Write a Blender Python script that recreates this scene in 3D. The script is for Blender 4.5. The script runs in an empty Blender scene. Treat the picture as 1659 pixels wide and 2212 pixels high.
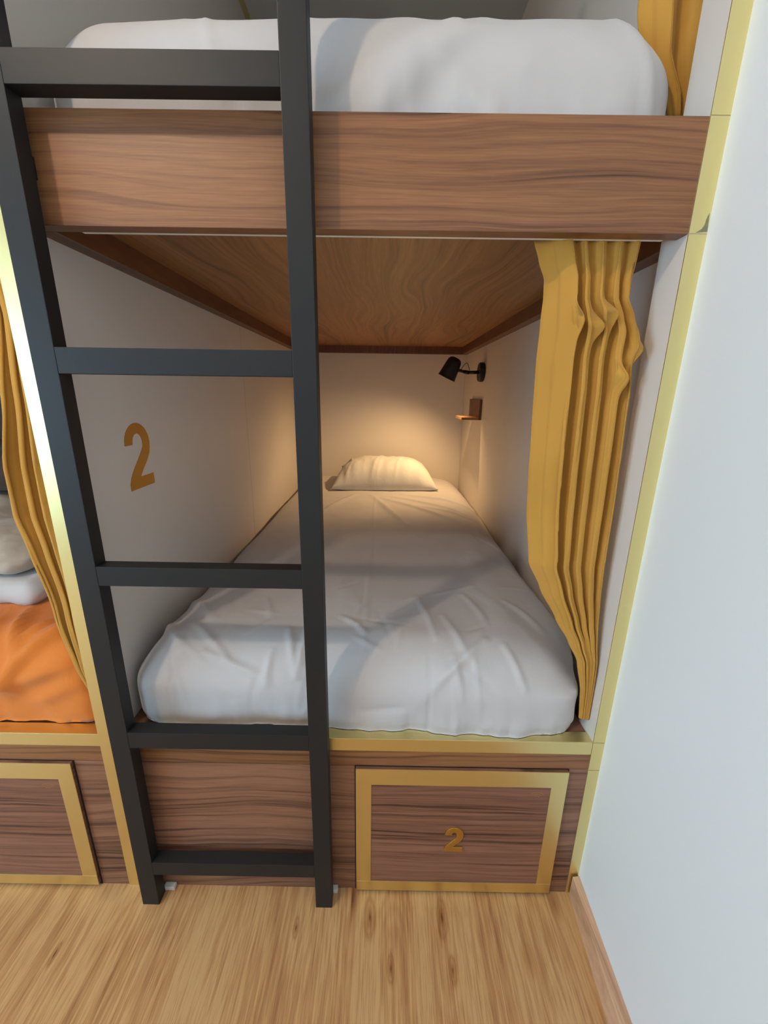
import bpy, bmesh, math, random
from mathutils import Vector, Matrix, noise

S = bpy.context.scene
COL = S.collection

# ------------------------------------------------------------------ camera
F_PX = 899.53
cam_d = bpy.data.cameras.new('camera')
cam = bpy.data.objects.new('camera', cam_d)
COL.objects.link(cam)
cam_d.sensor_fit = 'HORIZONTAL'
cam_d.sensor_width = 36.0
cam_d.lens = 36.0 * F_PX / 1659.0
cam_d.clip_start = 0.02
cam.matrix_world = Matrix.Translation((0.5253, -0.7615, 1.2185)) @ (
    Matrix.Rotation(0.0031, 4, 'Z') @ Matrix.Rotation(1.2935, 4, 'X') @ Matrix.Rotation(0.0148, 4, 'Z'))
S.camera = cam

# ------------------------------------------------------------------ world, lights, exposure
w = bpy.data.worlds.new('sky')
S.world = w
w.use_nodes = True
w.node_tree.nodes['Background'].inputs[0].default_value = (0.55, 0.75, 1.0, 1)
w.node_tree.nodes['Background'].inputs[1].default_value = 1.2
S.view_settings.view_transform = 'Standard'
S.view_settings.look = 'None'
S.view_settings.gamma = 1.0
S.view_settings.use_curve_mapping = False
S.view_settings.exposure = -0.22


def area(name, loc, target, sx, sy, power, col):
    d = bpy.data.lights.new(name, 'AREA')
    d.shape = 'RECTANGLE'
    d.size, d.size_y, d.energy, d.color = sx, sy, power, col
    o = bpy.data.objects.new(name, d)
    COL.objects.link(o)
    o.location = loc
    o.rotation_euler = (Vector(target) - Vector(loc)).to_track_quat('-Z', 'Y').to_euler()
    return o


WX0 = -2.40                          # face of the room's left wall
WIN = (-2.75, -0.95, 0.45, 1.80)     # window opening in it: y0, y1, z0, z1
area('window_daylight', (WX0 - 0.03, -1.85, 1.125), (1.0, -1.75, 0.85), 1.70, 1.25, 74, (0.47, 0.76, 1.0))
LAMP = (-0.50, -1.10, 2.60)          # ceiling lamp of the room
dl = bpy.data.lights.new('ceiling_lamp_light', 'POINT')
dl.energy, dl.color, dl.shadow_soft_size = 42, (1.0, 0.81, 0.62), 0.045
lo = bpy.data.objects.new('ceiling_lamp_light', dl)
COL.objects.link(lo)
lo.location = (LAMP[0], LAMP[1], LAMP[2] - 0.10)


# ------------------------------------------------------------------ materials
def srgb(r, g, b):
    f = lambda c: (c / 255 / 12.92) if c / 255 <= 0.04045 else ((c / 255 + 0.055) / 1.055) ** 2.4
    return (f(r), f(g), f(b), 1)


class NT:
    def __init__(self, name):
        self.m = bpy.data.materials.new(name)
        self.m.use_nodes = True
        self.t = self.m.node_tree
        self.b = self.t.nodes['Principled BSDF']

    def n(self, kind, **kw):
        nd = self.t.nodes.new(kind)
        for k, v in kw.items():
            if k.startswith('_'):
                setattr(nd, k[1:], v)
            else:
                nd.inputs[k.replace('_', ' ')].default_value = v
        return nd

    def l(self, a, ao, b, bi):
        self.t.links.new(a.outputs[ao], b.inputs[bi])

    def coords(self, scale, rot=(0, 0, 0), loc=(0, 0, 0)):
        tc = self.n('ShaderNodeTexCoord')
        mp = self.n('ShaderNodeMapping')
        mp.inputs['Scale'].default_value = scale
        mp.inputs['Rotation'].default_value = rot
        mp.inputs['Location'].default_value = loc
        self.l(tc, 'Object', mp, 'Vector')
        return mp

    def ramp(self, pts):
        r = self.n('ShaderNodeValToRGB')
        e = r.color_ramp.elements
        while len(e) < len(pts):
            e.new(0.5)
        for i, (p, c) in enumerate(pts):
            e[i].position, e[i].color = p, c
        return r

    def bump(self, src, out, strength, dist):
        bp = self.n('ShaderNodeBump', Strength=strength, Distance=dist)
        self.l(src, out, bp, 'Height')
        self.l(bp, 'Normal', self.b, 'Normal')
        return bp


def plain(name, c, rough=0.6, metal=0.0, grain=None, spec=0.5):
    k = NT(name)
    k.b.inputs['Base Color'].default_value = c
    k.b.inputs['Roughness'].default_value = rough
    k.b.inputs['Metallic'].default_value = metal
    k.b.inputs['Specular IOR Level'].default_value = spec
    if grain:
        mp = k.coords((1, 1, 1))
        nz = k.n('ShaderNodeTexNoise', Scale=grain[0], Detail=3.0)
        k.l(mp, 'Vector', nz, 'Vector')
        k.bump(nz, 'Fac', grain[1], grain[2])
    return k.m


def wood(name, dark, mid, light, grain='X', band=9.0, rough=0.42, seed=0.0, fine=0.35, warp=0.045, lines=0.8):
    """veneer: wavy growth bands + fine streaks, running along one axis"""
    k = NT(name)
    tc = k.n('ShaderNodeTexCoord')
    # low frequency warp of the across-grain coordinate
    s_lo = {'X': (1.8, 3, 6.0), 'Y': (5.0, 1.0, 3)}[grain]
    m1 = k.n('ShaderNodeMapping')
    m1.inputs['Scale'].default_value = s_lo
    m1.inputs['Location'].default_value = (seed, seed * 1.7, seed * 0.6)
    k.l(tc, 'Object', m1, 'Vector')
    n1 = k.n('ShaderNodeTexNoise', Scale=1.0, Detail=2.0, Roughness=0.45)
    k.l(m1, 'Vector', n1, 'Vector')
    sep = k.n('ShaderNodeSeparateXYZ')
    k.l(tc, 'Object', sep, 'Vector')
    across = {'X': 'Z', 'Y': 'X'}[grain]
    along = {'X': 'X', 'Y': 'Y'}[grain]
    ma = k.n('ShaderNodeMath', _operation='MULTIPLY_ADD')
    k.l(n1, 'Fac', ma, 0)
    ma.inputs[1].default_value = warp * 3
    k.l(sep, across, ma, 2)
    # bands: 1D-ish noise over warped coordinate
    cmb = k.n('ShaderNodeCombineXYZ')
    k.l(ma, 'Value', cmb, 'X')
    sc = k.n('ShaderNodeMath', _operation='MULTIPLY')
    k.l(sep, along, sc, 0)
    sc.inputs[1].default_value = 0.012
    k.l(sc, 'Value', cmb, 'Y')
    cmb.inputs['Z'].default_value = seed
    n2 = k.n('ShaderNodeTexNoise', Scale=band * 9, Detail=3.5, Roughness=0.62)
    k.l(cmb, 'Vector', n2, 'Vector')
    n3 = k.n('ShaderNodeTexNoise', Scale=band * 1.3, Detail=2.0)
    k.l(cmb, 'Vector', n3, 'Vector')
    # fine fibres
    m4 = k.n('ShaderNodeMapping')
    m4.inputs['Scale'].default_value = {'X': (14, 60, 420), 'Y': (420, 14, 60)}[grain]
    k.l(tc, 'Object', m4, 'Vector')
    n4 = k.n('ShaderNodeTexNoise', Scale=1.0, Detail=2.0)
    k.l(m4, 'Vector', n4, 'Vector')
    r = k.ramp([(0.34, dark), (0.44, mid), (0.60, light)])
    mixf = k.n('ShaderNodeMath', _operation='MULTIPLY_ADD')
    k.l(n2, 'Fac', mixf, 0)
    mixf.inputs[1].default_value = lines
    m5 = k.n('ShaderNodeMath', _operation='MULTIPLY_ADD')
    k.l(n3, 'Fac', m5, 0)
    m5.inputs[1].default_value = 1 - lines + 0.25
    m5.inputs[2].default_value = -0.125
    k.l(m5, 'Value', mixf, 2)
    k.l(mixf, 'Value', r, 'Fac')
    mx = k.n('ShaderNodeMix', _data_type='RGBA', _blend_type='MULTIPLY')
    mx.inputs[0].default_value = fine
    r2 = k.ramp([(0.3, (0.55, 0.5, 0.45, 1)), (0.65, (1.15, 1.15, 1.15, 1))])
    k.l(n4, 'Fac', r2, 'Fac')
    k.l(r, 'Color', mx, 6)
    k.l(r2, 'Color', mx, 7)
    k.l(mx, 2, k.b, 'Base Color')
    k.b.inputs['Roughness'].default_value = rough
    k.bump(n4, 'Fac', 0.12, 0.0006)
    return k.m


def floor_mat():
    k = NT('oak_floor')
    tc = k.n('ShaderNodeTexCoord')
    sep = k.n('ShaderNodeSeparateXYZ')
    k.l(tc, 'Object', sep, 'Vector')
    # plank index across x
    dv = k.n('ShaderNodeMath', _operation='DIVIDE')
    k.l(sep, 'X', dv, 0)
    dv.inputs[1].default_value = 0.152
    fl = k.n('ShaderNodeMath', _operation='FLOOR')
    k.l(dv, 'Value', fl, 0)
    wn = k.n('ShaderNodeTexWhiteNoise', _noise_dimensions='1D')
    k.l(fl, 'Value', wn, 'W')
    # per plank offset of grain coordinates
    cmb = k.n('ShaderNodeCombineXYZ')
    k.l(sep, 'X', cmb, 'X')
    ofs = k.n('ShaderNodeMath', _operation='MULTIPLY_ADD')
    k.l(wn, 'Value', ofs, 0)
    ofs.inputs[1].default_value = 0.6
    k.l(sep, 'Y', ofs, 2)
    k.l(ofs, 'Value', cmb, 'Y')
    k.l(wn, 'Value', cmb, 'Z')

    def nz(scale, sc=1.0, det=3.0, rough=0.55):
        mp = k.n('ShaderNodeMapping')
        mp.inputs['Scale'].default_value = scale
        k.l(cmb, 'Vector', mp, 'Vector')
        n = k.n('ShaderNodeTexNoise', Scale=sc, Detail=det, Roughness=rough)
        k.l(mp, 'Vector', n, 'Vector')
        return n
    broad = nz((18, 1.6, 1), det=2.0)
    streak = nz((160, 5, 1), det=4.0, rough=0.65)
    fine = nz((620, 16, 1), det=2.0)
    # cathedral figure: rings around stretched voronoi-like noise
    ring = nz((9, 1.7, 1), det=1.0)
    wv = k.n('ShaderNodeMath', _operation='MULTIPLY')
    k.l(ring, 'Fac', wv, 0)
    wv.inputs[1].default_value = 95.0
    sn = k.n('ShaderNodeMath', _operation='SINE')
    k.l(wv, 'Value', sn, 0)
    a = k.n('ShaderNodeMath', _operation='MULTIPLY_ADD')
    k.l(sn, 'Value', a, 0)
    a.inputs[1].default_value = 0.035
    k.l(streak, 'Fac', a, 2)
    b = k.n('ShaderNodeMath', _operation='MULTIPLY_ADD')
    k.l(broad, 'Fac', b, 0)
    b.inputs[1].default_value = 0.85
    k.l(a, 'Value', b, 2)
    r = k.ramp([(0.62, srgb(168, 117, 76)), (0.86, srgb(198, 149, 98)), (1.0, srgb(212, 168, 116))])
    k.l(b, 'Value', r, 'Fac')
    r2 = k.ramp([(0.33, (0.74, 0.64, 0.54, 1)), (0.50, (1, 1, 1, 1))])
    k.l(fine, 'Fac', r2, 'Fac')
    mx = k.n('ShaderNodeMix', _data_type='RGBA', _blend_type='MULTIPLY')
    mx.inputs[0].default_value = 0.75
    k.l(r, 'Color', mx, 6)
    k.l(r2, 'Color', mx, 7)
    # knots
    mk = k.n('ShaderNodeMapping')
    mk.inputs['Scale'].default_value = (7.5, 3.4, 1)
    k.l(cmb, 'Vector', mk, 'Vector')
    vo = k.n('ShaderNodeTexVoronoi', Scale=1.0)
    k.l(mk, 'Vector', vo, 'Vector')
    rk = k.ramp([(0.02, (0.42, 0.28, 0.2, 1)), (0.10, (0.85, 0.78, 0.7, 1)), (0.16, (1, 1, 1, 1))])
    k.l(vo, 'Distance', rk, 'Fac')
    mk2 = k.n('ShaderNodeMix', _data_type='RGBA', _blend_type='MULTIPLY')
    mk2.inputs[0].default_value = 0.8
    k.l(mx, 2, mk2, 6)
    k.l(rk, 'Color', mk2, 7)
    cur, co = mk2, 2
    for kx, ky, ks in ((0.503, -0.062, 1.0), (0.678, -0.060, 1.0), (0.553, -0.155, 0.6), (0.690, -0.155, 0.6), (0.330, -0.085, 0.5),
                       (0.12, -0.30, 0.8), (-0.35, -0.42, 0.9), (0.85, -0.55, 0.8), (-0.2, -0.14, 0.5)):
        mq = k.n('ShaderNodeMapping', _vector_type='POINT')
        mq.inputs['Location'].default_value = (-kx * 48 / ks, -ky * 15 / ks, 0)
        mq.inputs['Scale'].default_value = (48 / ks, 15 / ks, 0)
        k.l(tc, 'Object', mq, 'Vector')
        ln = k.n('ShaderNodeVectorMath', _operation='LENGTH')
        k.l(mq, 'Vector', ln, 0)
        rr = k.ramp([(0.06, (0.30, 0.20, 0.15, 1)), (0.20, (0.62, 0.50, 0.42, 1)), (0.45, (0.84, 0.77, 0.70, 1)), (0.6, (0.72, 0.62, 0.54, 1)), (0.78, (0.95, 0.92, 0.88, 1)), (1.0, (1, 1, 1, 1))])
        wob = k.n('ShaderNodeMath', _operation='MULTIPLY_ADD')
        k.l(fine, 'Fac', wob, 0)
        wob.inputs[1].default_value = 0.5
        k.l(ln, 'Value', wob, 2)
        sb = k.n('ShaderNodeMath', _operation='SUBTRACT')
        k.l(wob, 'Value', sb, 0)
        sb.inputs[1].default_value = 0.22
        k.l(sb, 'Value', rr, 'Fac')
        mm = k.n('ShaderNodeMix', _data_type='RGBA', _blend_type='MULTIPLY')
        mm.inputs[0].default_value = 1.0
        k.l(cur, co, mm, 6)
        k.l(rr, 'Color', mm, 7)
        cur, co = mm, 2
    k.l(cur, co, k.b, 'Base Color')
    k.b.inputs['Roughness'].default_value = 0.42
    k.bump(fine, 'Fac', 0.15, 0.0005)
    return k.m


def gold_mat(name, c=(0.82, 0.70, 0.33, 1), rough=0.34):
    k = NT(name)
    mp = k.coords((40, 40, 40))
    nz = k.n('ShaderNodeTexNoise', Scale=1.0, Detail=3.0)
    k.l(mp, 'Vector', nz, 'Vector')
    mp2 = k.coords((600, 600, 600))
    n2 = k.n('ShaderNodeTexNoise', Scale=1.0, Detail=1.0)
    k.l(mp2, 'Vector', n2, 'Vector')
    k.b.inputs['Base Color'].default_value = c
    k.b.inputs['Metallic'].default_value = 1.0
    rr = k.n('ShaderNodeMapRange')
    rr.inputs['To Min'].default_value = rough - 0.04
    rr.inputs['To Max'].default_value = rough + 0.06
    k.l(nz, 'Fac', rr, 'Value')
    k.l(rr, 'Result', k.b, 'Roughness')
    k.bump(n2, 'Fac', 0.10, 0.0003)
    return k.m


def cloth(name, c, c2=None, weave=1500, rough=0.85, wr=None, sheen=0.15):
    k = NT(name)
    mp = k.coords((1, 1, 1))
    n1 = k.n('ShaderNodeTexNoise', Scale=weave, Detail=1.0)
    k.l(mp, 'Vector', n1, 'Vector')
    n2 = k.n('ShaderNodeTexNoise', Scale=5.0, Detail=3.0)
    k.l(mp, 'Vector', n2, 'Vector')
    c2 = c2 or tuple(v * 0.9 for v in c[:3]) + (1,)
    r = k.ramp([(0.35, c2), (0.6, c)])
    k.l(n2, 'Fac', r, 'Fac')
    k.l(r, 'Color', k.b, 'Base Color')
    k.b.inputs['Roughness'].default_value = rough
    k.b.inputs['Sheen Weight'].default_value = sheen
    k.b.inputs['Specular IOR Level'].default_value = 0.2
    b1 = k.n('ShaderNodeBump', Strength=0.15, Distance=0.0004)
    k.l(n1, 'Fac', b1, 'Height')
    last = b1
    if wr:
        mp3 = k.coords(wr[1])
        n3 = k.n('ShaderNodeTexNoise', Scale=wr[0], Detail=4.0, Roughness=0.6, Distortion=0.6)
        k.l(mp3, 'Vector', n3, 'Vector')
        b2 = k.n('ShaderNodeBump', Strength=wr[2], Distance=0.004)
        k.l(n3, 'Fac', b2, 'Height')
        k.l(b1, 'Normal', b2, 'Normal')
        last = b2
    k.l(last, 'Normal', k.b, 'Normal')
    return k.m


WALNUT = dict(dark=srgb(70, 44, 34), mid=srgb(122, 82, 62), light=srgb(148, 104, 80), band=14, warp=0.028)
M = {
    'wall': plain('white_wall_paint', srgb(236, 239, 241), 0.55, grain=(260, 0.05, 0.0006)),
    'laminate': plain('white_laminate', srgb(224, 216, 208), 0.42, grain=(700, 0.04, 0.0003)),
    'ceiling': plain('ceiling_paint', srgb(225, 224, 220), 0.8),
    'floor': floor_mat(),
    'walnut': wood('walnut_base', **WALNUT, seed=3.1),
    'walnut_board': wood('walnut_board', srgb(76, 46, 30), srgb(123, 79, 50), srgb(150, 101, 64), band=12, seed=9.4, warp=0.026),
    'walnut_door': wood('walnut_door', srgb(70, 43, 34), srgb(124, 82, 64), srgb(146, 101, 81), seed=15.7, warp=0.02, band=16),
    'walnut_deck': wood('walnut_deck', srgb(102, 66, 38), srgb(142, 97, 58), srgb(164, 117, 73), grain='Y', band=7, seed=4.0, warp=0.09),
    'walnut_rim': wood('walnut_rim', srgb(80, 46, 28), srgb(104, 62, 38), srgb(120, 76, 48), grain='Y', seed=2.0),
    'oak_trim': wood('oak_trim', srgb(186, 142, 112), srgb(212, 168, 136), srgb(222, 180, 148), grain='Y', seed=6.0, band=5),
    'gold': gold_mat('brushed_gold'),
    'gold_vinyl': gold_mat('gold_vinyl', (0.50, 0.31, 0.09, 1), 0.45),
    'brass_dark': gold_mat('aged_brass', (0.62, 0.38, 0.10, 1), 0.40),
    'black': plain('black_powder_coat', srgb(30, 30, 31), 0.5, grain=(900, 0.10, 0.0004), spec=0.35),
    'black_lamp': plain('black_lamp_metal', srgb(14, 14, 15), 0.5),
    'rubber': plain('white_plastic', srgb(215, 213, 208), 0.4),
    'dark': plain('dark_gap', srgb(22, 16, 13), 0.8),
    'steel': plain('white_track', srgb(245, 243, 238), 0.35, 0.0),
    'sheet': cloth('white_cotton', srgb(203, 198, 197), srgb(198, 193, 193), wr=(1.0, (9, 9, 9), 0.35)),
    'pillow': cloth('white_pillow_cotton', srgb(226, 224, 220), wr=(1.0, (26, 9, 14), 0.4)),
    'orange': cloth('orange_cotton', srgb(224, 130, 56), srgb(216, 122, 50), wr=(1.0, (16, 12, 12), 0.6)),
    'mustard': cloth('mustard_curtain', srgb(200, 148, 66), srgb(192, 141, 62), weave=1100, wr=(1.0, (8, 8, 3), 0.25)),
    'grey_linen': cloth('grey_linen', srgb(196, 186, 172), wr=(1.0, (10, 10, 8), 0.6)),
    'brown_wool': cloth('brown_wool', srgb(78, 62, 54), weave=500),
}
k = NT('lamp_bulb')
k.b.inputs['Base Color'].default_value = (1, 0.9, 0.7, 1)
k.b.inputs['Emission Color'].default_value = (1.0, 0.72, 0.38, 1)
k.b.inputs['Emission Strength'].default_value = 12
M['bulb'] = k.m
k = NT('ceiling_lamp_diffuser')
k.b.inputs['Base Color'].default_value = (1, 0.95, 0.9, 1)
k.b.inputs['Emission Color'].default_value = (1.0, 0.86, 0.68, 1)
k.b.inputs['Emission Strength'].default_value = 6
M['diffuser'] = k.m
k = NT('window_glass')
k.b.inputs['Transmission Weight'].default_value = 1.0
k.b.inputs['Roughness'].default_value = 0.0
k.b.inputs['IOR'].default_value = 1.05
M['glass'] = k.m


# ------------------------------------------------------------------ mesh helpers
def empty(name, loc, label, cat, group=None):
    o = bpy.data.objects.new(name, None)
    o.empty_display_size = 0.05
    o.location = loc
    COL.objects.link(o)
    tag(o, label, cat, group)
    return o


def tag(o, label, cat, group=None):
    o['label'], o['category'] = label, cat
    if group:
        o['group'] = group
    return o


def wloc(o):
    v = Vector((0, 0, 0))
    while o:
        v += o.location
        o = o.parent
    return v


def obj(name, bm, mat, parent=None, base=None, smooth=False, kind=None, label=None):
    """bm in world coordinates -> one mesh object whose origin sits at base"""
    b = Vector(base) if base is not None else (wloc(parent) if parent else Vector((0, 0, 0)))
    bm.transform(Matrix.Translation(-b))
    bmesh.ops.recalc_face_normals(bm, faces=bm.faces)
    me = bpy.data.meshes.new(name)
    bm.to_mesh(me)
    bm.free()
    me.materials.append(mat)
    if smooth:
        me.shade_smooth()
    o = bpy.data.objects.new(name, me)
    COL.objects.link(o)
    if parent:
        o.parent = parent
        o.location = b - wloc(parent)
    else:
        o.location = b
    if kind:
        o['kind'] = kind
    if label:
        o['label'] = label
    return o


def hexa(bm, P):
    """8 points: bottom 4 (ccw) then top 4"""
    v = [bm.verts.new(p) for p in P]
    for f in ((0, 3, 2, 1), (4, 5, 6, 7), (0, 1, 5, 4), (1, 2, 6, 5), (2, 3, 7, 6), (3, 0, 4, 7)):
        bm.faces.new([v[i] for i in f])
    return v


def box(bm, x0, x1, y0, y1, z0, z1, bev=0.0):
    b2 = bmesh.new()
    hexa(b2, [(x0, y0, z0), (x1, y0, z0), (x1, y1, z0), (x0, y1, z0),
              (x0, y0, z1), (x1, y0, z1), (x1, y1, z1), (x0, y1, z1)])
    if bev:
        bmesh.ops.bevel(b2, geom=b2.edges[:], offset=bev, segments=2, affect='EDGES', profile=0.6)
    me = bpy.data.meshes.new('tmp')
    b2.to_mesh(me)
    b2.free()
    bm.from_mesh(me)
    bpy.data.meshes.remove(me)
    return bm


def B(*a, bev=0.0):
    return box(bmesh.new(), *a, bev=bev)


def tube(bm, pts, r, n=12, cap=True):
    pts = [Vector(p) for p in pts]
    rs = r if isinstance(r, (list, tuple)) else [r] * len(pts)
    rings = []
    ref = None
    for i, p in enumerate(pts):
        t = (pts[min(i + 1, len(pts) - 1)] - pts[max(i - 1, 0)]).normalized()
        if ref is None:
            ref = t.orthogonal().normalized()
        ref = (ref - t * ref.dot(t)).normalized()
        q = t.cross(ref)
        rings.append([bm.verts.new(p + (ref * math.cos(a) + q * math.sin(a)) * rs[i])
                      for a in [2 * math.pi * k / n for k in range(n)]])
    for a, b in zip(rings, rings[1:]):
        for k in range(n):
            bm.faces.new((a[k], a[(k + 1) % n], b[(k + 1) % n], b[k]))
    if cap:
        bm.faces.new(rings[0][::-1])
        bm.faces.new(rings[-1])
    return bm


def lathe(bm, prof, origin, axis, n=32):
    """prof: list of (radius, height along axis)"""
    ax = Vector(axis).normalized()
    r = ax.orthogonal().normalized()
    q = ax.cross(r)
    o = Vector(origin)
    rings = []
    for rad, h in prof:
        rings.append([bm.verts.new(o + ax * h + (r * math.cos(a) + q * math.sin(a)) * max(rad, 1e-5))
                      for a in [2 * math.pi * k / n for k in range(n)]])
    for a, b in zip(rings, rings[1:]):
        for k in range(n):
            bm.faces.new((a[k], a[(k + 1) % n], b[(k + 1) % n], b[k]))
    return bm


def extrude_poly(pts3, normal, depth):
    bm = bmesh.new()
    f = bm.faces.new([bm.verts.new(p) for p in pts3])
    r = bmesh.ops.extrude_face_region(bm, geom=[f])
    vs = [g for g in r['geom'] if isinstance(g, bmesh.types.BMVert)]
    bmesh.ops.translate(bm, vec=Vector(normal) * depth, verts=vs)
    bmesh.ops.triangulate(bm, faces=[f for f in bm.faces if len(f.verts) > 4])
    return bm


def digit_two(t=0.21, w=0.66):
    """outline of a condensed 2, height 1"""
    P = [(0, 0.68)]
    cx, cy = w / 2, 0.69
    for a in range(180, -1, -12):
        P.append((cx + w / 2 * math.cos(math.radians(a)), cy + 0.31 * math.sin(math.radians(a))))
    P += [(w - 0.01, 0.60), (w * 0.93, 0.50), (w * 0.78, 0.385), (w * 0.58, 0.27), (w * 0.45, 0.175), (w, 0.175), (w, 0), (0, 0), (0, 0.10),
          (w * 0.07, 0.20), (w * 0.22, 0.315), (w * 0.45, 0.46), (w * 0.60, 0.56), (w - t, 0.64)]
    for a in range(0, 181, 15):
        P.append((cx + (w / 2 - t) * math.cos(math.radians(a)), cy + (0.31 - t * 0.8) * math.sin(math.radians(a))))
    P.append((t, 0.68))
    return P


def rounded_box(x0, x1, y0, y1, z0, z1, r, cell, shape=None, full=False, pe=3.0):
    """dense rounded box; shape(p, n) -> p moves each vertex"""
    nx, ny, nz = [max(2, int(round(d / cell))) for d in (x1 - x0, y1 - y0, z1 - z0)]
    bm = bmesh.new()
    cache = {}

    def vert(i, j, k):
        key = (i, j, k)
        if key not in cache:
            p = Vector((x0 + (x1 - x0) * i / nx, y0 + (y1 - y0) * j / ny, z0 + (z1 - z0) * k / nz))
            lo = z0 + r if full else z0 - 1
            q = Vector((min(max(p.x, x0 + r), x1 - r), min(max(p.y, y0 + r), y1 - r), min(max(p.z, lo), z1 - r)))
            d = p - q
            if d.length > 1e-9:
                n = d.normalized()
                h4 = (abs(d.x) ** pe + abs(d.y) ** pe) ** (1 / pe)       # squarer corners in plan
                p2 = q + d * (r / math.hypot(h4, d.z))
            else:
                n = Vector((0, 0, -1))
                p2 = p.copy()
            if not full:                      # sheet tucked slightly under
                p2 -= Vector((n.x, n.y, 0)) * 0.007 * smooth(z0 + 0.03, z0, p.z)
            if shape:
                p2 = shape(p2, n)
            cache[key] = bm.verts.new(p2)
        return cache[key]
    for i in range(nx):
        for j in range(ny):
            for k in (0, nz):
                bm.faces.new((vert(i, j, k), vert(i + 1, j, k), vert(i + 1, j + 1, k), vert(i, j + 1, k)))
    for i in range(nx):
        for k in range(nz):
            for j in (0, ny):
                bm.faces.new((vert(i, j, k), vert(i + 1, j, k), vert(i + 1, j, k + 1), vert(i, j, k + 1)))
    for j in range(ny):
        for k in range(nz):
            for i in (0, nx):
                bm.faces.new((vert(i, j, k), vert(i, j + 1, k), vert(i, j + 1, k + 1), vert(i, j, k + 1)))
    return bm


def seg_d(p, a, b):
    ax, ay, bx, by = a[0], a[1], b[0], b[1]
    dx, dy = bx - ax, by - ay
    L2 = dx * dx + dy * dy
    t = ((p[0] - ax) * dx + (p[1] - ay) * dy) / L2
    tc = min(max(t, 0), 1)
    ex, ey = ax + dx * tc - p[0], ay + dy * tc - p[1]
    return math.hypot(ex, ey), tc


def ridged(v, lac=2.1, n=3):
    s, a = 0.0, 1.0
    for _ in range(n):
        s += a * (1 - abs(noise.noise(v)) * 2)
        v = v * lac
        a *= 0.5
    return s


def smooth(a, b, x):
    t = min(max((x - a) / (b - a), 0), 1)
    return t * t * (3 - 2 * t)


# ------------------------------------------------------------------ setting
CZ = 2.67                      # ceiling
XR = 1.027                     # right wall at the bunk front
WX = lambda y, z: XR + 0.045 * min(y, 0) + 0.003 * (z - 0.8)
obj('floor', B(-2.55, 1.10, -3.3, 2.2, -0.05, 0.0), M['floor'], kind='structure')
obj('ceiling', B(-2.55, 1.10, -3.3, 2.2, CZ, CZ + 0.05), M['ceiling'], kind='structure')
bm = bmesh.new()
hexa(bm, [(WX(-3.3, 0), -3.3, 0), (1.09, -3.3, 0), (1.09, 0.0, 0), (WX(0, 0), 0.0, 0),
          (WX(-3.3, CZ), -3.3, CZ), (1.09, -3.3, CZ), (1.09, 0.0, CZ), (WX(0, CZ), 0.0, CZ)])
obj('wall_right', bm, M['wall'], kind='structure')
bm = B(WX0 - 0.14, WX0, -3.3, WIN[0], 0, CZ)
box(bm, WX0 - 0.14, WX0, WIN[1], 0.0, 0, CZ)
box(bm, WX0 - 0.14, WX0, WIN[0], WIN[1], 0, WIN[2])
box(bm, WX0 - 0.14, WX0, WIN[0], WIN[1], WIN[3], CZ)
obj('wall_left', bm, M['wall'], kind='structure')
bm = B(WX0 - 0.14, -1.222, 0.0, 0.05, 0, CZ)
box(bm, -1.30, -1.222, 0.05, 2.15, 0, CZ)
box(bm, -1.30, 1.09, 2.15, 2.20, 0, CZ)
obj('wall_back', bm, M['laminate'], kind='structure')
obj('wall_front', B(WX0 - 0.14, 0.875, -3.36, -3.30, 0, CZ), M['wall'], kind='structure')
bm = bmesh.new()
for a in ((WIN[0], WIN[0] + 0.05, WIN[2], WIN[3]), (WIN[1] - 0.05, WIN[1], WIN[2], WIN[3]),
          (-1.875, -1.825, WIN[2], WIN[3]), (WIN[0], WIN[1], WIN[2], WIN[2] + 0.05), (WIN[0], WIN[1], WIN[3] - 0.05, WIN[3])):
    box(bm, WX0 - 0.10, WX0 - 0.06, a[0], a[1], a[2], a[3])
wf = obj('window_1', bm, M['rubber'], kind='structure')
obj('window_pane', B(WX0 - 0.083, WX0 - 0.077, WIN[0] + 0.05, WIN[1] - 0.05, WIN[2] + 0.05, WIN[3] - 0.05), M['glass'], wf)
# skirting along the right wall
bm = bmesh.new()
bf = lambda y: 1.008 + 0.075 * y if y > -0.4 else 0.978 + 0.045 * (y + 0.4)
ys = [-3.2, -0.4, -0.006]
for ya, yb in zip(ys, ys[1:]):
    hexa(bm, [(bf(ya), ya, 0), (WX(ya, 0) + 0.002, ya, 0), (WX(yb, 0) + 0.002, yb, 0), (bf(yb), yb, 0),
              (bf(ya) + 0.001, ya, 0.062), (WX(ya, 0) + 0.002, ya, 0.066), (WX(yb, 0) + 0.002, yb, 0.066), (bf(yb) + 0.001, yb, 0.062)])
obj('baseboard_right', bm, M['oak_trim'], kind='structure')

# ------------------------------------------------------------------ bunk carcasses
ZS, ZSB, ZJ = 0.4715, 0.4375, 0.3955        # ledge top / bottom, fascia joint
ZBT, ZBB, ZP = 1.623, 1.469, 1.513          # bed board top / bottom, deck panel underside
XL0, XL1 = -0.113, -0.065                   # divider panel
XI = 1.042                                  # inner face of right side panel

bunk = empty('bunk_bed', (0.49, 1.0, 0), 'built-in walnut and white bunk berth numbered 2, beside the right wall', 'bunk bed')
bunk_l = empty('bunk_bed', (-0.66, 1.0, 0), 'built-in walnut and white bunk cut off at the left edge, holding orange bedding', 'bunk bed')


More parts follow.
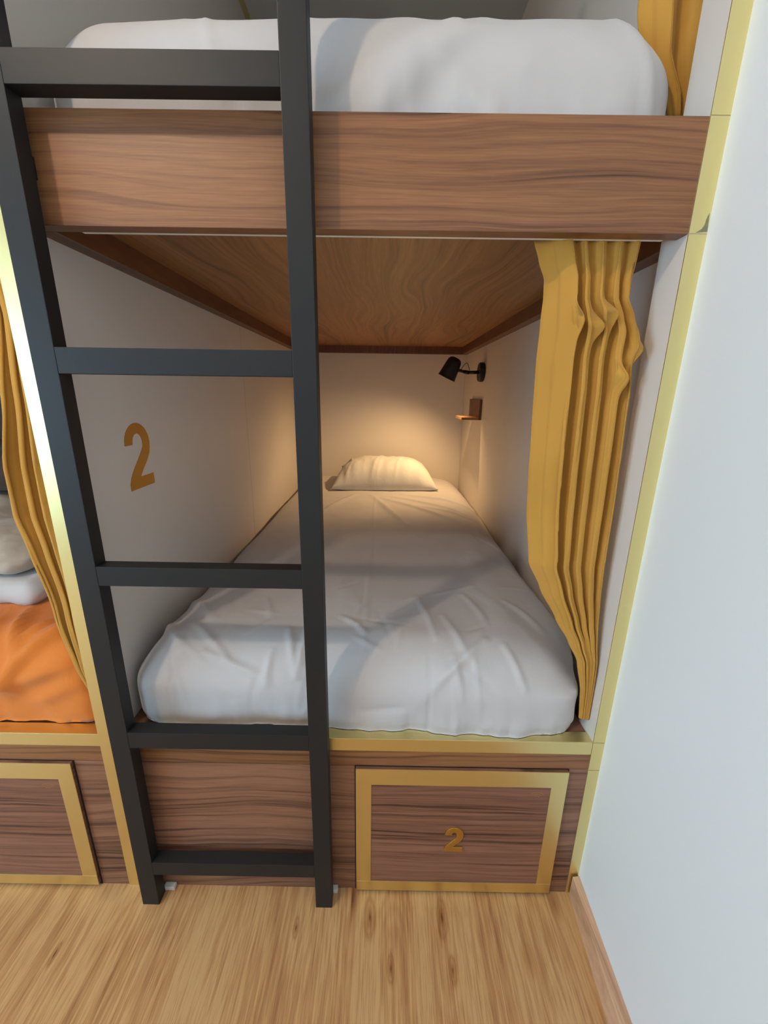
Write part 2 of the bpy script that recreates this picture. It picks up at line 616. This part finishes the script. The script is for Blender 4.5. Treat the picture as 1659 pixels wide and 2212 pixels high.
def locker(parent, x0, x1, number):
    z0, z1 = 0.0085, 0.394
    inx0, inx1, inz0, inz1 = x0 + 0.036, x1 - 0.036, 0.040, 0.349
    obj('door_gap', B(x0 - 0.003, x1 + 0.003, -0.0012, 0.002, 0.001, z1 + 0.0015), M['dark'], parent, label='dark shadow gap around the locker door')
    d = obj('locker_door', B(x0, x1, -0.008, 0.0, z0, z1, bev=0.001), M['walnut_door'], parent)
    y0, y1 = -0.0095, -0.0075
    g = 'gold edging strip on the locker door'
    obj('edge_strip', B(x0, x1, y0, y1, inz1, z1 - 0.0005, bev=0.0004), M['gold'], d, label=g)
    obj('edge_strip', B(x0, x1, y0, y1, z0 + 0.0005, inz0, bev=0.0004), M['gold'], d, label=g)
    obj('edge_strip', B(x0, inx0, y0 + 0.0003, y1, inz0, inz1, bev=0.0002), M['gold'], d, label=g)
    obj('edge_strip', B(inx1, x1, y0 + 0.0003, y1, inz0, inz1, bev=0.0002), M['gold'], d, label=g)
    # faint contactless-card mark: a few thin arcs
    bm = bmesh.new()
    for q, rr in enumerate((0.007, 0.013, 0.019)):
        cx, cz = inx1 - 0.030, 0.3165
        aa = [math.radians(a) for a in range(38, 143, 7)]
        for a, b in zip(aa, aa[1:]):
            ps = []
            for (an, r_) in ((a, rr), (b, rr), (b, rr + 0.0011), (a, rr + 0.0011)):
                ps.append(bm.verts.new((cx + r_ * math.cos(an), -0.00815, cz + r_ * 0.85 * math.sin(an))))
            bm.faces.new(ps)
    obj('card_reader_mark', bm, M['gold_vinyl'], d, label='faint gold arcs printed on the walnut')
    if number:
        x_, z_, h_ = 0.681, 0.148, 0.076
        P = [(x_ + a * h_ * 0.86, -0.0075, z_ + b * h_) for a, b in digit_two(0.25, 0.68)]
        o = obj('door_number', extrude_poly(P, (0, -1, 0), 0.004), M['brass_dark'], d, label='raised brass figure 2')
        md = o.modifiers.new('bevel', 'BEVEL')
        md.width, md.segments, md.angle_limit = 0.0009, 2, math.radians(40)
    return d


def base(parent, x0, x1):
    obj('base_panel', B(x0, x1, 0.0, 0.03, 0.0, ZJ - 0.0012, bev=0.0006), M['walnut'], parent)
    obj('base_rail', B(x0, x1, 0.0, 0.03, ZJ, ZSB, bev=0.0006), M['walnut_board'], parent)
    obj('bed_platform', B(x0, x1, 0.03, 2.148, ZS - 0.05, ZS - 0.004), M['walnut'], parent)
    obj('ledge_strip', B(x0, x1, -0.0012, 0.030, ZSB, ZS, bev=0.0012), M['gold'], parent, label='gold metal ledge along the berth front')


def deck(parent, x0, x1, xr=None):
    xr = xr or x1
    obj('bed_board', B(x0, xr, 0.0, 0.028, ZBB, ZBT, bev=0.0008), M['walnut_board'], parent, label='broad walnut board with a bold horizontal grain')
    obj('deck_panel', B(x0, x1, 0.03, 2.148, ZP, ZP + 0.018), M['walnut_deck'], parent)
    rw = 0.036
    obj('deck_rim', B(x0, x0 + rw, 0.0285, 2.11, ZBB, ZP), M['walnut_rim'], parent)
    obj('deck_rim', B(x1 - rw, x1, 0.0715, 2.11, ZBB, ZP), M['walnut_rim'], parent)
    obj('deck_rim', B(x0, x1, 2.11, 2.148, ZBB, ZP), M['walnut_rim'], parent)


base(bunk, XL1, 1.0)
locker(bunk, 0.467, 0.954, True)
deck(bunk, XL1, XI, 1.0)
obj('curtain_track', B(0.007, 0.985, 0.034, 0.046, 1.4722, ZP, bev=0.001), M['steel'], bunk, label='white curtain rail behind the board')
dv = obj('divider_panel', B(XL0, XL1, 0.0, 2.148, 0, CZ), M['laminate'], bunk)
obj('edge_tape', B(XL0 - 0.0005, XL1 + 0.0005, -0.0025, 0.0, 0.0, CZ - 0.001), M['gold'], dv, label='gold edge tape, floor to ceiling')
obj('joint_seam', B(XL1 - 0.001, XL1 + 0.0004, 1.029, 1.031, ZS, ZBB - 0.002), M['grey_linen'], dv, label='hairline joint in the white laminate')
obj('ceiling_trim', B(XL1 - 0.001, XL1 + 0.014, 0.0, 2.147, CZ - 0.016, CZ - 0.0005), M['gold'], dv, label='slim gold trim under the ceiling')
sp = obj('side_panel', B(XI, 1.088, 0.001, 2.148, 0, CZ), M['laminate'], bunk)
bm = bmesh.new()
box(bm, 1.0, XI, 0.0, 0.070, 0.0, CZ - 0.001)
obj('front_stile', bm, M['laminate'], sp)
bm = bmesh.new()
zs = [0.0, 0.394, ZS, ZBB, ZBT, CZ - 0.002]
for i, (a, b) in enumerate(zip(zs, zs[1:])):
    a2, b2 = a + 0.0006, b - 0.0006
    yf = -0.0018
    hexa(bm, [(1.0, yf, a2), (WX(0, a2) + 0.0006, yf, a2), (WX(0, a2) + 0.0006, 0.0, a2), (1.0, 0.0, a2),
              (1.0, yf, b2), (WX(0, b2) + 0.0006, yf, b2), (WX(0, b2) + 0.0006, 0.0, b2), (1.0, 0.0, b2)])
obj('edge_tape', bm, M['gold'], sp, label='gold edge tape with a small scuff')
# torn scuff on the tape where the board meets it
bm = bmesh.new()
pts = [(1.0265, 1.498), (1.0282, 1.472), (1.010, 1.4705), (1.019, 1.476), (1.0225, 1.482), (1.0235, 1.490)]
bm.faces.new([bm.verts.new((x, -0.0021, z)) for x, z in pts])
obj('scuff', bm, plain('scuffed_metal', srgb(150, 142, 112), 0.5, 0.6, grain=(500, 0.6, 0.002)), sp, label='grey scuff mark')
# figure 2 on the divider, seen from inside the berth
P = [(XL1 + 0.0001, 0.178 + a * 0.153, 0.991 + b * 0.153) for a, b in digit_two(0.2, 0.66)]
obj('berth_number', extrude_poly(P, (1, 0, 0), 0.0006), M['gold_vinyl'], dv, label='flat gold figure 2')

base(bunk_l, -1.218, XL0)
locker(bunk_l, -0.673, -0.186, False)
deck(bunk_l, -1.218, XL0)
obj('curtain_track', B(-1.20, XL0 - 0.01, 0.040, 0.055, 1.476, ZP, bev=0.001), M['steel'], bunk_l)

# ------------------------------------------------------------------ ladder
LY0, LY1 = -0.044, -0.014
ladder = empty('ladder', (0.18, -0.03, 0), 'matt black square-tube ladder standing on the floor in front of berth 2', 'ladder')
obj('stile', B(-0.056, -0.0155, LY0, LY1, 0, 2.35, bev=0.0012), M['black'], ladder)
obj('stile', B(0.370, 0.4095, LY0, LY1, 0, 2.35, bev=0.0012), M['black'], ladder)
for zt, zb in ((2.06, 2.02), (1.667, 1.6265), (1.2835, 1.2425), (0.8985, 0.8595), (0.518, 0.478), (0.140, 0.1012)):
    obj('rung', B(-0.0155, 0.370, LY0 + 0.0004, LY1, zb, zt, bev=0.0008), M['black'], ladder)
obj('guard_rail', B(-0.40, -0.056, LY0 + 0.0004, LY1, 1.6265, 1.667, bev=0.0008), M['black'], ladder)
for x in (-0.0355, 0.3895):
    obj('fixing', B(x - 0.012, x + 0.012, LY1, -0.0001, 1.53, 1.56), M['black'], ladder)
for x in (-0.020, 0.392):
    obj('foot_spacer', B(x, x + 0.028, LY1, -0.0001, 0.001, 0.012, bev=0.002), M['rubber'], ladder, label='small pale spacer by the ladder foot')

# ------------------------------------------------------------------ mattresses
CREASE = [((0.482, 0.0), (0.470, 1.45), 0.0026, 0.004), ((0.422, 0.185), (0.462, 0.150), 0.004, 0.006), ((0.462, 0.150), (0.482, 0.11), 0.004, 0.006),
          ((0.640, -0.02), (0.79, 0.10), 0.006, 0.011), ((0.300, 0.125), (0.330, 0.0), 0.005, 0.008), ((0.345, 0.12), (0.335, 0.0), 0.005, 0.008),
          ((0.060, 0.145), (0.175, 0.035), 0.004, 0.007), ((0.12, 0.05), (0.27, -0.01), 0.004, 0.008), ((0.270, 0.06), (0.262, -0.02), 0.004, 0.007),
          ((0.55, 0.20), (0.66, 0.33), 0.003, 0.007), ((0.62, 0.30), (0.66, 0.10), 0.004, 0.008), ((0.75, 0.32), (0.80, 0.16), 0.003, 0.007),
          ((0.68, 0.20), (0.74, 0.05), 0.004, 0.009), ((0.86, 0.28), (0.95, 0.17), 0.004, 0.009), ((0.84, 0.09), (0.88, -0.01), 0.004, 0.009),
          ((0.70, 0.05), (0.72, -0.03), 0.004, 0.008), ((0.20, 0.28), (0.24, 0.18), 0.003, 0.006), ((0.50, 1.45), (0.85, 1.05), 0.006, 0.015),
          ((0.56, 1.50), (0.92, 1.20), 0.006, 0.014), ((0.62, 1.55), (1.0, 1.34), 0.006, 0.014), ((0.68, 1.30), (0.98, 1.12), 0.004, 0.01),
          ((0.35, 1.50), (0.20, 1.10), 0.005, 0.015), ((0.45, 1.5), (0.62, 0.95), 0.005, 0.016), ((0.90, 0.85), (1.02, 0.70), 0.004, 0.010),
          ((-0.02, 0.30), (0.10, 0.16), 0.006, 0.014), ((-0.04, 0.2), (0.06, 0.06), 0.007, 0.013)]


def sheet_shape(x0, x1, ztop, creases, seed, amp=1.0, right_taper=False, sag=0.0, ends=False):
    def fn(p, n):
        v = Vector((p.x * 2.3 + seed, p.y * 2.0, p.z * 2.3))
        d = 0.010 * amp * noise.noise(v * 1.3)
        rd = ridged(Vector((p.x * 5 + p.y * 2 + seed, p.y * 3.2 - p.x * 2, p.z * 6)), n=2)
        d += 0.0050 * amp * max(rd - 0.75, 0) ** 1.5 * (0.3 + 0.7 * smooth(0.9, 0.3, p.y))
        d += 0.0018 * amp * noise.noise(v * 6.0)
        yy = p.y - (ztop - p.z) * 0.55           # creases carry on down the front face
        for a, b, h, wd in creases:
            dist, t = seg_d((p.x, yy), a, b)
            if dist < wd * 3:
                d += 1.7 * h * amp * math.exp(-(dist / wd) ** 2) * (0.35 + 0.65 * math.sin(math.pi * min(max(t, 0.08), 0.92)))
        low = smooth(ztop - 0.10, ztop - 0.20, p.z)
        # gathered hem: vertical puckers where the sheet tucks under
        d += 0.006 * amp * low * (ridged(Vector((p.x * 16 + seed, p.z * 3, 0)), n=2) - 0.7) * (1 if p.y < 0.3 else 0.4)
        if n.z < -0.5:
            return p
        q = p + n * d
        nzf = smooth(0.0, 0.7, n.z)
        if ends:
            q.z -= nzf * 0.020 * smooth(x1 - 0.20, x1 - 0.01, q.x) ** 1.5 + nzf * 0.012 * smooth(x0 + 0.26, x0, q.x)
        if sag:
            # softer towards the walls
            q.z -= nzf * sag * (smooth(x0 + 0.16, x0, p.x) * 0.5 + smooth(x1 - 0.22, x1, p.x))
        if right_taper:
            q.y -= 0.015 * smooth(0.5, 0.9, q.x) * smooth(0.3, 0.0, q.y)
            u = smooth(x0 + 0.5 * (x1 - x0), x1, q.x)
            q.x -= u * 0.050 * smooth(0.28, 0.06, q.y)
        return q
    return fn


rnd = random.Random(7)
for _ in range(34):                     # thin sharp creases left from folding
    cx, cy = rnd.uniform(0.0, 0.98), rnd.choice((rnd.uniform(-0.06, 0.35), rnd.uniform(-0.06, 0.2), rnd.uniform(0.3, 1.4)))
    a, L_ = rnd.gauss(1.45, 0.6), rnd.uniform(0.03, 0.10)
    CREASE.append(((cx - L_ * math.cos(a), cy - L_ * math.sin(a)), (cx + L_ * math.cos(a), cy + L_ * math.sin(a)),
                   rnd.choice((-1, 1, 1)) * rnd.uniform(0.0012, 0.0028), rnd.uniform(0.004, 0.007)))
bm = rounded_box(-0.056, 1.036, 0.022, 2.135, ZS + 0.001, 0.668, 0.108, 0.0065,
                 sheet_shape(-0.056, 1.036, 0.668, CREASE, 1.3, 1.0, True, 0.035))
mt = obj('mattress', bm, M['sheet'], base=(0.49, 1.07, ZS), smooth=True)
tag(mt, 'lower mattress in berth 2 under a creased white sheet, pillow on it', 'mattress')

UC = [((0.44, -0.1), (0.62, 0.03), 0.012, 0.02), ((0.52, -0.06), (0.66, 0.02), 0.008, 0.015), ((0.40, -0.08), (0.52, -0.02), 0.009, 0.015),
      ((0.87, 0.06), (0.95, -0.08), 0.005, 0.012), ((0.22, 0.1), (0.27, -0.1), 0.003, 0.008), ((0.60, -0.03), (0.75, -0.1), 0.006, 0.015)]
bm = rounded_box(-0.056, 0.996, 0.032, 2.12, ZP + 0.019, 1.811, 0.125, 0.0095,
                 sheet_shape(-0.056, 0.996, 1.811, UC, 8.1, 0.7, False, 0.0, True), pe=2.0)
um = obj('mattress', bm, M['sheet'], base=(0.47, 1.07, ZP + 0.02), smooth=True)
tag(um, 'upper mattress under a white sheet, bulging above the walnut board', 'mattress')

OC = [((-0.36, 0.17), (-0.30, 0.02), 0.009, 0.010), ((-0.17, 0.14), (-0.29, 0.0), 0.011, 0.014), ((-0.29, 0.0), (-0.33, -0.04), 0.011, 0.012),
      ((-0.30, -0.03), (-0.18, 0.0), 0.009, 0.010), ((-0.26, 0.13), (-0.30, 0.05), 0.006, 0.008), ((-0.22, 0.12), (-0.27, 0.06), 0.005, 0.008),
      ((-0.42, 0.02), (-0.30, -0.04), 0.010, 0.010), ((-0.40, 0.12), (-0.38, 0.0), 0.007, 0.010), ((-0.27, -0.06), (-0.16, -0.03), 0.006, 0.009)]
bm = rounded_box(-1.205, -0.121, 0.024, 2.135, ZS + 0.001, 0.682, 0.085, 0.0115,
                 sheet_shape(-1.205, -0.121, 0.682, OC, 4.4, 1.15, False, 0.0))
om = obj('mattress', bm, M['orange'], base=(-0.66, 1.07, ZS), smooth=True)
tag(om, 'mattress with a bright orange sheet in the left berth', 'mattress')

# pillow
def pillow_bm(cx, cy, z0, wx, wy, T, rot=0.0):
    bm = bmesh.new()
    n = 64
    R = Matrix.Rotation(rot, 3, 'Z')
    top, bot = [], []
    for i in range(n + 1):
        ra, rb = [], []
        for j in range(n + 1):
            u, v = 2 * i / n - 1, 2 * j / n - 1
            pin = 1 - 0.10 * (1 - abs(u) ** 2.0) * abs(v) ** 3
            pin2 = 1 - 0.07 * (1 - abs(v) ** 2.0) * abs(u) ** 3
            x, y = u * wx / 2 * pin2, v * wy / 2 * pin
            h = (max(0, 1 - abs(u) ** 3.4) ** 0.62) * (max(0, 1 - abs(v) ** 2.6) ** 0.55)
            wr = 0.006 * noise.noise(Vector((x * 22, y * 5, 1))) + 0.004 * (ridged(Vector((x * 14, y * 4, 3)), n=2) - 1)
            zt = T * h + wr * min(1, h * 3)
            for cxx, ww, hh in ((-0.03, 0.008, 0.008), (0.105, 0.006, 0.007), (-0.185, 0.007, 0.006), (-0.005, 0.006, 0.006)):
                zt += hh * math.exp(-((x - cxx - 0.05 * v) / ww) ** 2) * min(1, h * 2) * (0.3 + 0.7 * smooth(0.2, -0.8, v))
            p = R @ Vector((x, y, 0))
            edge = i in (0, n) or j in (0, n)
            a = bm.verts.new((cx + p.x, cy + p.y, z0 + 0.018 + zt))
            b = a if edge else bm.verts.new((cx + p.x, cy + p.y, z0 + 0.018 - 0.018 * min(1, h * 2.2)))
            ra.append(a)
            rb.append(b)
        top.append(ra)
        bot.append(rb)
    for i in range(n):
        for j in range(n):
            bm.faces.new((top[i][j], top[i + 1][j], top[i + 1][j + 1], top[i][j + 1]))
            q = (bot[i][j], bot[i][j + 1], bot[i + 1][j + 1], bot[i + 1][j])
            if len(set(q)) == 4 and set(q) != {top[i][j], top[i + 1][j], top[i + 1][j + 1], top[i][j + 1]}:
                try:
                    bm.faces.new(q)
                except ValueError:
                    pass
    return bm


pl = obj('pillow', pillow_bm(0.515, 1.84, 0.662, 0.63, 0.46, 0.158, 0.02), M['pillow'], base=(0.515, 1.84, 0.662), smooth=True)
tag(pl, 'plump white pillow lit warm yellow at the head of berth 2', 'pillow')
bm = bmesh.new()
g = []
for i in range(7):
    for j in range(5):
        u, v = i / 6, j / 4
        g.append(bm.verts.new((0.262 + 0.068 * u - 0.012 * v, 1.775 + 0.03 * v, 0.748 + 0.052 * u + 0.032 * v + 0.004 * math.sin(5 * u + 3 * v))))
for i in range(6):
    for j in range(4):
        a = i * 5 + j
        bm.faces.new((g[a], g[a + 1], g[a + 6], g[a + 5]))
fl = obj('pillowcase_flap', bm, M['grey_linen'], pl, smooth=True, label='small grey folded flap')
fl.modifiers.new('thick', 'SOLIDIFY').thickness = 0.004

# ------------------------------------------------------------------ curtains
def lerp_tab(tab, z):
    if z >= tab[0][0]:
        return tab[0][1:]
    for a, b in zip(tab, tab[1:]):
        if a[0] >= z >= b[0]:
            t = (a[0] - z) / (a[0] - b[0])
            t = t * t * (3 - 2 * t) * 0.4 + t * 0.6
            return tuple(p + (q - p) * t for p, q in zip(a[1:], b[1:]))
    return tab[-1][1:]


def curtain(name, tab, knots, y0, label, seed=0.0, nu=420, nz=200, kinks=()):
    """tab rows: z, x_left, x_right, amplitude;  knots: u positions of the fold crests/valleys"""
    bm = bmesh.new()
    rows = []
    ztop, zbot = tab[0][0], tab[-1][0]
    K = len(knots)
    for j in range(nz + 1):
        z = ztop + (zbot - ztop) * j / nz
        xl, xr, A = lerp_tab(tab, z)
        row = []
        for i in range(nu + 1):
            u = i / nu
            uu = u + 0.020 * noise.noise(Vector((u * 4, z * 2.2, seed)))
            # piecewise-sine pleats between the knots
            k = 0
            while k < K - 2 and uu > knots[k + 1]:
                k += 1
            t = min(max((uu - knots[k]) / (knots[k + 1] - knots[k]), 0), 1)
            s = 1 if k % 2 == 0 else -1
            c = math.cos(math.pi * t)
            prof = s * math.copysign(abs(c) ** 0.55, c)
            irr = 0.75 + 0.45 * noise.noise(Vector((k * 1.7, z * 2.5, seed + 5)))
            yv = 1.35 * A * prof * irr
            xo = 0.55 * A * math.sin(math.pi * t * 2) * -1.0
            for zk, uk, wk, dk in kinks:
                e = math.exp(-((z - zk - 0.25 * (u - uk)) / 0.018) ** 2 - ((u - uk) / wk) ** 2)
                yv -= dk * e
                xo += dk * 0.8 * e * (1 if u < uk else -0.4)
            yv += 0.003 * noise.noise(Vector((u * 6, z * 5, seed + 9)))
            x = xl + (xr - xl) * u + xo * min(1, 6 * u) * min(1, 6 * (1 - u))
            row.append(bm.verts.new((x, y0 + yv - 0.020 * (smooth(0.85, 0.62, z) if z < 1 else 0), z)))
        rows.append(row)
    for a, b in zip(rows, rows[1:]):
        for i in range(nu):
            bm.faces.new((a[i], a[i + 1], b[i + 1], b[i]))
    o = obj(name, bm, M['mustard'], base=((tab[-1][1] + tab[-1][2]) / 2, y0, zbot), smooth=True)
    md = o.modifiers.new('thick', 'SOLIDIFY')
    md.thickness = 0.0016
    tag(o, label, 'curtain', 'mustard privacy curtains')
    return o


TAB = [(1.4755, 0.775, 0.958, 0.009), (1.445, 0.787, 0.956, 0.010), (1.416, 0.801, 0.952, 0.012), (1.385, 0.804, 0.953, 0.014), (1.355, 0.804, 0.968, 0.016),
       (1.329, 0.805, 0.978, 0.017), (1.285, 0.804, 0.976, 0.017), (1.22, 0.806, 0.982, 0.017), (1.09, 0.811, 0.985, 0.017), (1.00, 0.816, 0.987, 0.017),
       (0.878, 0.833, 0.986, 0.016), (0.82, 0.862, 0.987, 0.015), (0.748, 0.902, 0.988, 0.013), (0.70, 0.932, 0.990, 0.011),
       (0.656, 0.955, 0.995, 0.008), (0.58, 0.972, 0.997, 0.005), (0.507, 0.979, 0.997, 0.004)]
KN = [0.0, 0.31, 0.375, 0.45, 0.52, 0.62, 0.70, 0.79, 0.86, 0.94, 1.0]
curtain('curtain', TAB, KN, 0.052, 'mustard curtain gathered at the right side of berth 2', 2.0,
        kinks=((1.34, 0.45, 0.07, 0.016), (1.36, 0.62, 0.06, 0.016), (1.30, 0.92, 0.09, 0.018), (1.255, 0.80, 0.06, 0.014), (1.35, 0.3, 0.05, 0.010)))
TABU = [(2.55, 0.86, 1.02, 0.014), (2.0, 0.90, 1.028, 0.014), (1.83, 0.925, 1.03, 0.014), (1.76, 0.94, 1.03, 0.012), (1.70, 0.99, 1.03, 0.008), (1.672, 1.0, 1.03, 0.006)]
curtain('curtain', TABU, [0, 0.36, 0.62, 0.82, 1.0], 0.105, 'mustard curtain hanging over the end of the upper mattress', 11.0, nu=160, nz=80)
TABL = [(1.4755, -0.215, -0.128, 0.012), (1.345, -0.180, -0.124, 0.012), (1.20, -0.210, -0.122, 0.013), (1.067, -0.239, -0.122, 0.015), (0.97, -0.242, -0.122, 0.016),
        (0.891, -0.224, -0.122, 0.015), (0.75, -0.188, -0.121, 0.012), (0.634, -0.156, -0.120, 0.009), (0.55, -0.136, -0.119, 0.004)]
curtain('curtain', TABL, [0, 0.2, 0.36, 0.5, 0.63, 0.76, 0.88, 1.0], 0.052, 'mustard curtain drawn to the edge of the left berth over orange sheet', 21.0, nu=220, nz=130)

# ------------------------------------------------------------------ bedding in the left berth
def bundle(name, x0, x1, y0, y1, z0, z1, r, mat, seed, label, cat, amp=1.0, tilt=0.0):
    def fn(p, n):
        v = Vector((p.x * 5 + seed, p.y * 4, p.z * 7))
        q = p + n * amp * (0.014 * noise.noise(v) + 0.006 * (ridged(v * 1.4) - 1) + 0.002 * noise.noise(v * 5))
        q.z += tilt * (p.x - x0) * smooth(z0, z1, p.z)
        q.z = max(q.z, z0 + 0.001)
        return q
    bm = rounded_box(x0, x1, y0, y1, z0, z1, r, 0.010, fn, full=True)
    o = obj(name, bm, mat, base=((x0 + x1) / 2, (y0 + y1) / 2, z0), smooth=True)
    return tag(o, label, cat)


bundle('folded_duvet', -0.98, -0.345, 0.17, 0.72, 0.684, 0.752, 0.033, M['sheet'], 1.0, 'folded white duvet lying on the orange mattress', 'duvet', 0.8)
bundle('blanket', -1.00, -0.385, 0.20, 0.74, 0.755, 0.905, 0.07, M['grey_linen'], 5.0, 'rumpled grey-beige blanket heaped on the folded white duvet', 'blanket', 1.5, -0.10)
bundle('blanket', -1.02, -0.44, 0.50, 0.95, 0.90, 1.03, 0.06, M['brown_wool'], 9.0, 'dark brown blanket at the back of the left berth heap', 'blanket', 1.0)

# ------------------------------------------------------------------ reading lamp
rl = empty('reading_lamp', (XI, 1.60, 1.335), 'small black swivel reading lamp on the white side wall of berth 2', 'lamp')
by, bz = 1.60, 1.336
obj('wall_base', lathe(bmesh.new(), [(0.0, 0.0), (0.048, 0.0), (0.050, 0.003), (0.050, 0.022), (0.046, 0.027), (0.0, 0.027)], (XI, by, bz), (-1, 0, 0)), M['black_lamp'], rl)
HC = Vector((0.868, 1.615, 1.352))                       # shade centre
AX = Vector((0.36, -0.12, 0.80)).normalized()            # from mouth to crown
jt = Vector((0.958, by + 0.003, 1.333))
obj('arm', tube(bmesh.new(), [(XI - 0.02, by, bz), (0.99, by, 1.334), jt], 0.0092), M['black_lamp'], rl, smooth=True)
bm = bmesh.new()
tube(bm, [jt + Vector((0.006, 0, 0)), jt + Vector((-0.022, 0, 0.004))], [0.010, 0.010])
tube(bm, [jt + Vector((-0.016, 0, 0.003)), (0.915, 1.608, 1.343), (0.90, 1.612, 1.347)], [0.007, 0.009, 0.009])
tube(bm, [jt + Vector((-0.006, -0.013, 0.001)), jt + Vector((-0.006, 0.013, 0.001))], [0.009, 0.009])
obj('swivel_joint', bm, M['black_lamp'], rl, smooth=True)
pts = []
for i in range(25):
    t = i / 24
    pts.append(Vector((0.922, 1.605, 1.349)) * (1 - t) + Vector((0.966, 1.60, 1.341)) * t + Vector((0.010 * math.sin(math.pi * t) * (1 - t), -0.004, 0.036 * math.sin(math.pi * t) ** 0.8)))
obj('cable', tube(bmesh.new(), pts, 0.0016, 8), M['black_lamp'], rl, smooth=True)
ro = [(0.0, 0.062), (0.018, 0.061), (0.030, 0.055), (0.037, 0.044), (0.040, 0.028), (0.043, 0.0), (0.046, -0.028), (0.048, -0.046), (0.0505, -0.050),
      (0.0485, -0.051), (0.0455, -0.046), (0.043, -0.026), (0.040, 0.0), (0.037, 0.026), (0.033, 0.042), (0.020, 0.052), (0.0, 0.055)]
obj('lamp_shade', lathe(bmesh.new(), ro, HC, AX), M['black_lamp'], rl, smooth=True)
bm = bmesh.new()
bmesh.ops.create_uvsphere(bm, u_segments=16, v_segments=12, radius=0.013, matrix=Matrix.Translation(HC + AX * 0.010))
obj('bulb', bm, M['bulb'], rl, smooth=True, label='glowing warm bulb')
sd = bpy.data.lights.new('reading_lamp_light', 'SPOT')
sd.energy, sd.color, sd.shadow_soft_size = 30.0, (1.0, 0.64, 0.30), 0.016
sd.spot_size, sd.spot_blend = math.radians(164), 1.0
so = bpy.data.objects.new('reading_lamp_light', sd)
COL.objects.link(so)
so.location = HC - AX * 0.012
so.rotation_euler = (-AX).to_track_quat('-Z', 'Y').to_euler()

# small L shaped wooden shelf
sh = empty('wall_shelf', (XI, 1.68, 1.085), 'small L-shaped walnut shelf below the black reading lamp', 'shelf')
obj('back_plate', B(XI - 0.014, XI, 1.575, 1.86, 1.085, 1.194, bev=0.0008), M['walnut_rim'], sh)
obj('shelf_board', B(0.935, XI - 0.014, 1.575, 1.80, 1.085, 1.099, bev=0.0008), M['walnut_deck'], sh)

# ------------------------------------------------------------------ ceiling lamp (out of frame, lights the room)
cl = empty('ceiling_lamp', (LAMP[0], LAMP[1], CZ), 'round white ceiling lamp in the middle of the room', 'lamp')
obj('housing', lathe(bmesh.new(), [(0, 0), (0.13, 0), (0.13, 0.03), (0.0, 0.03)], (LAMP[0], LAMP[1], CZ), (0, 0, -1)), M['rubber'], cl)
obj('diffuser', lathe(bmesh.new(), [(0.125, 0.03), (0.12, 0.045), (0.08, 0.058), (0, 0.062)], (LAMP[0], LAMP[1], CZ), (0, 0, -1)), M['diffuser'], cl, smooth=True)
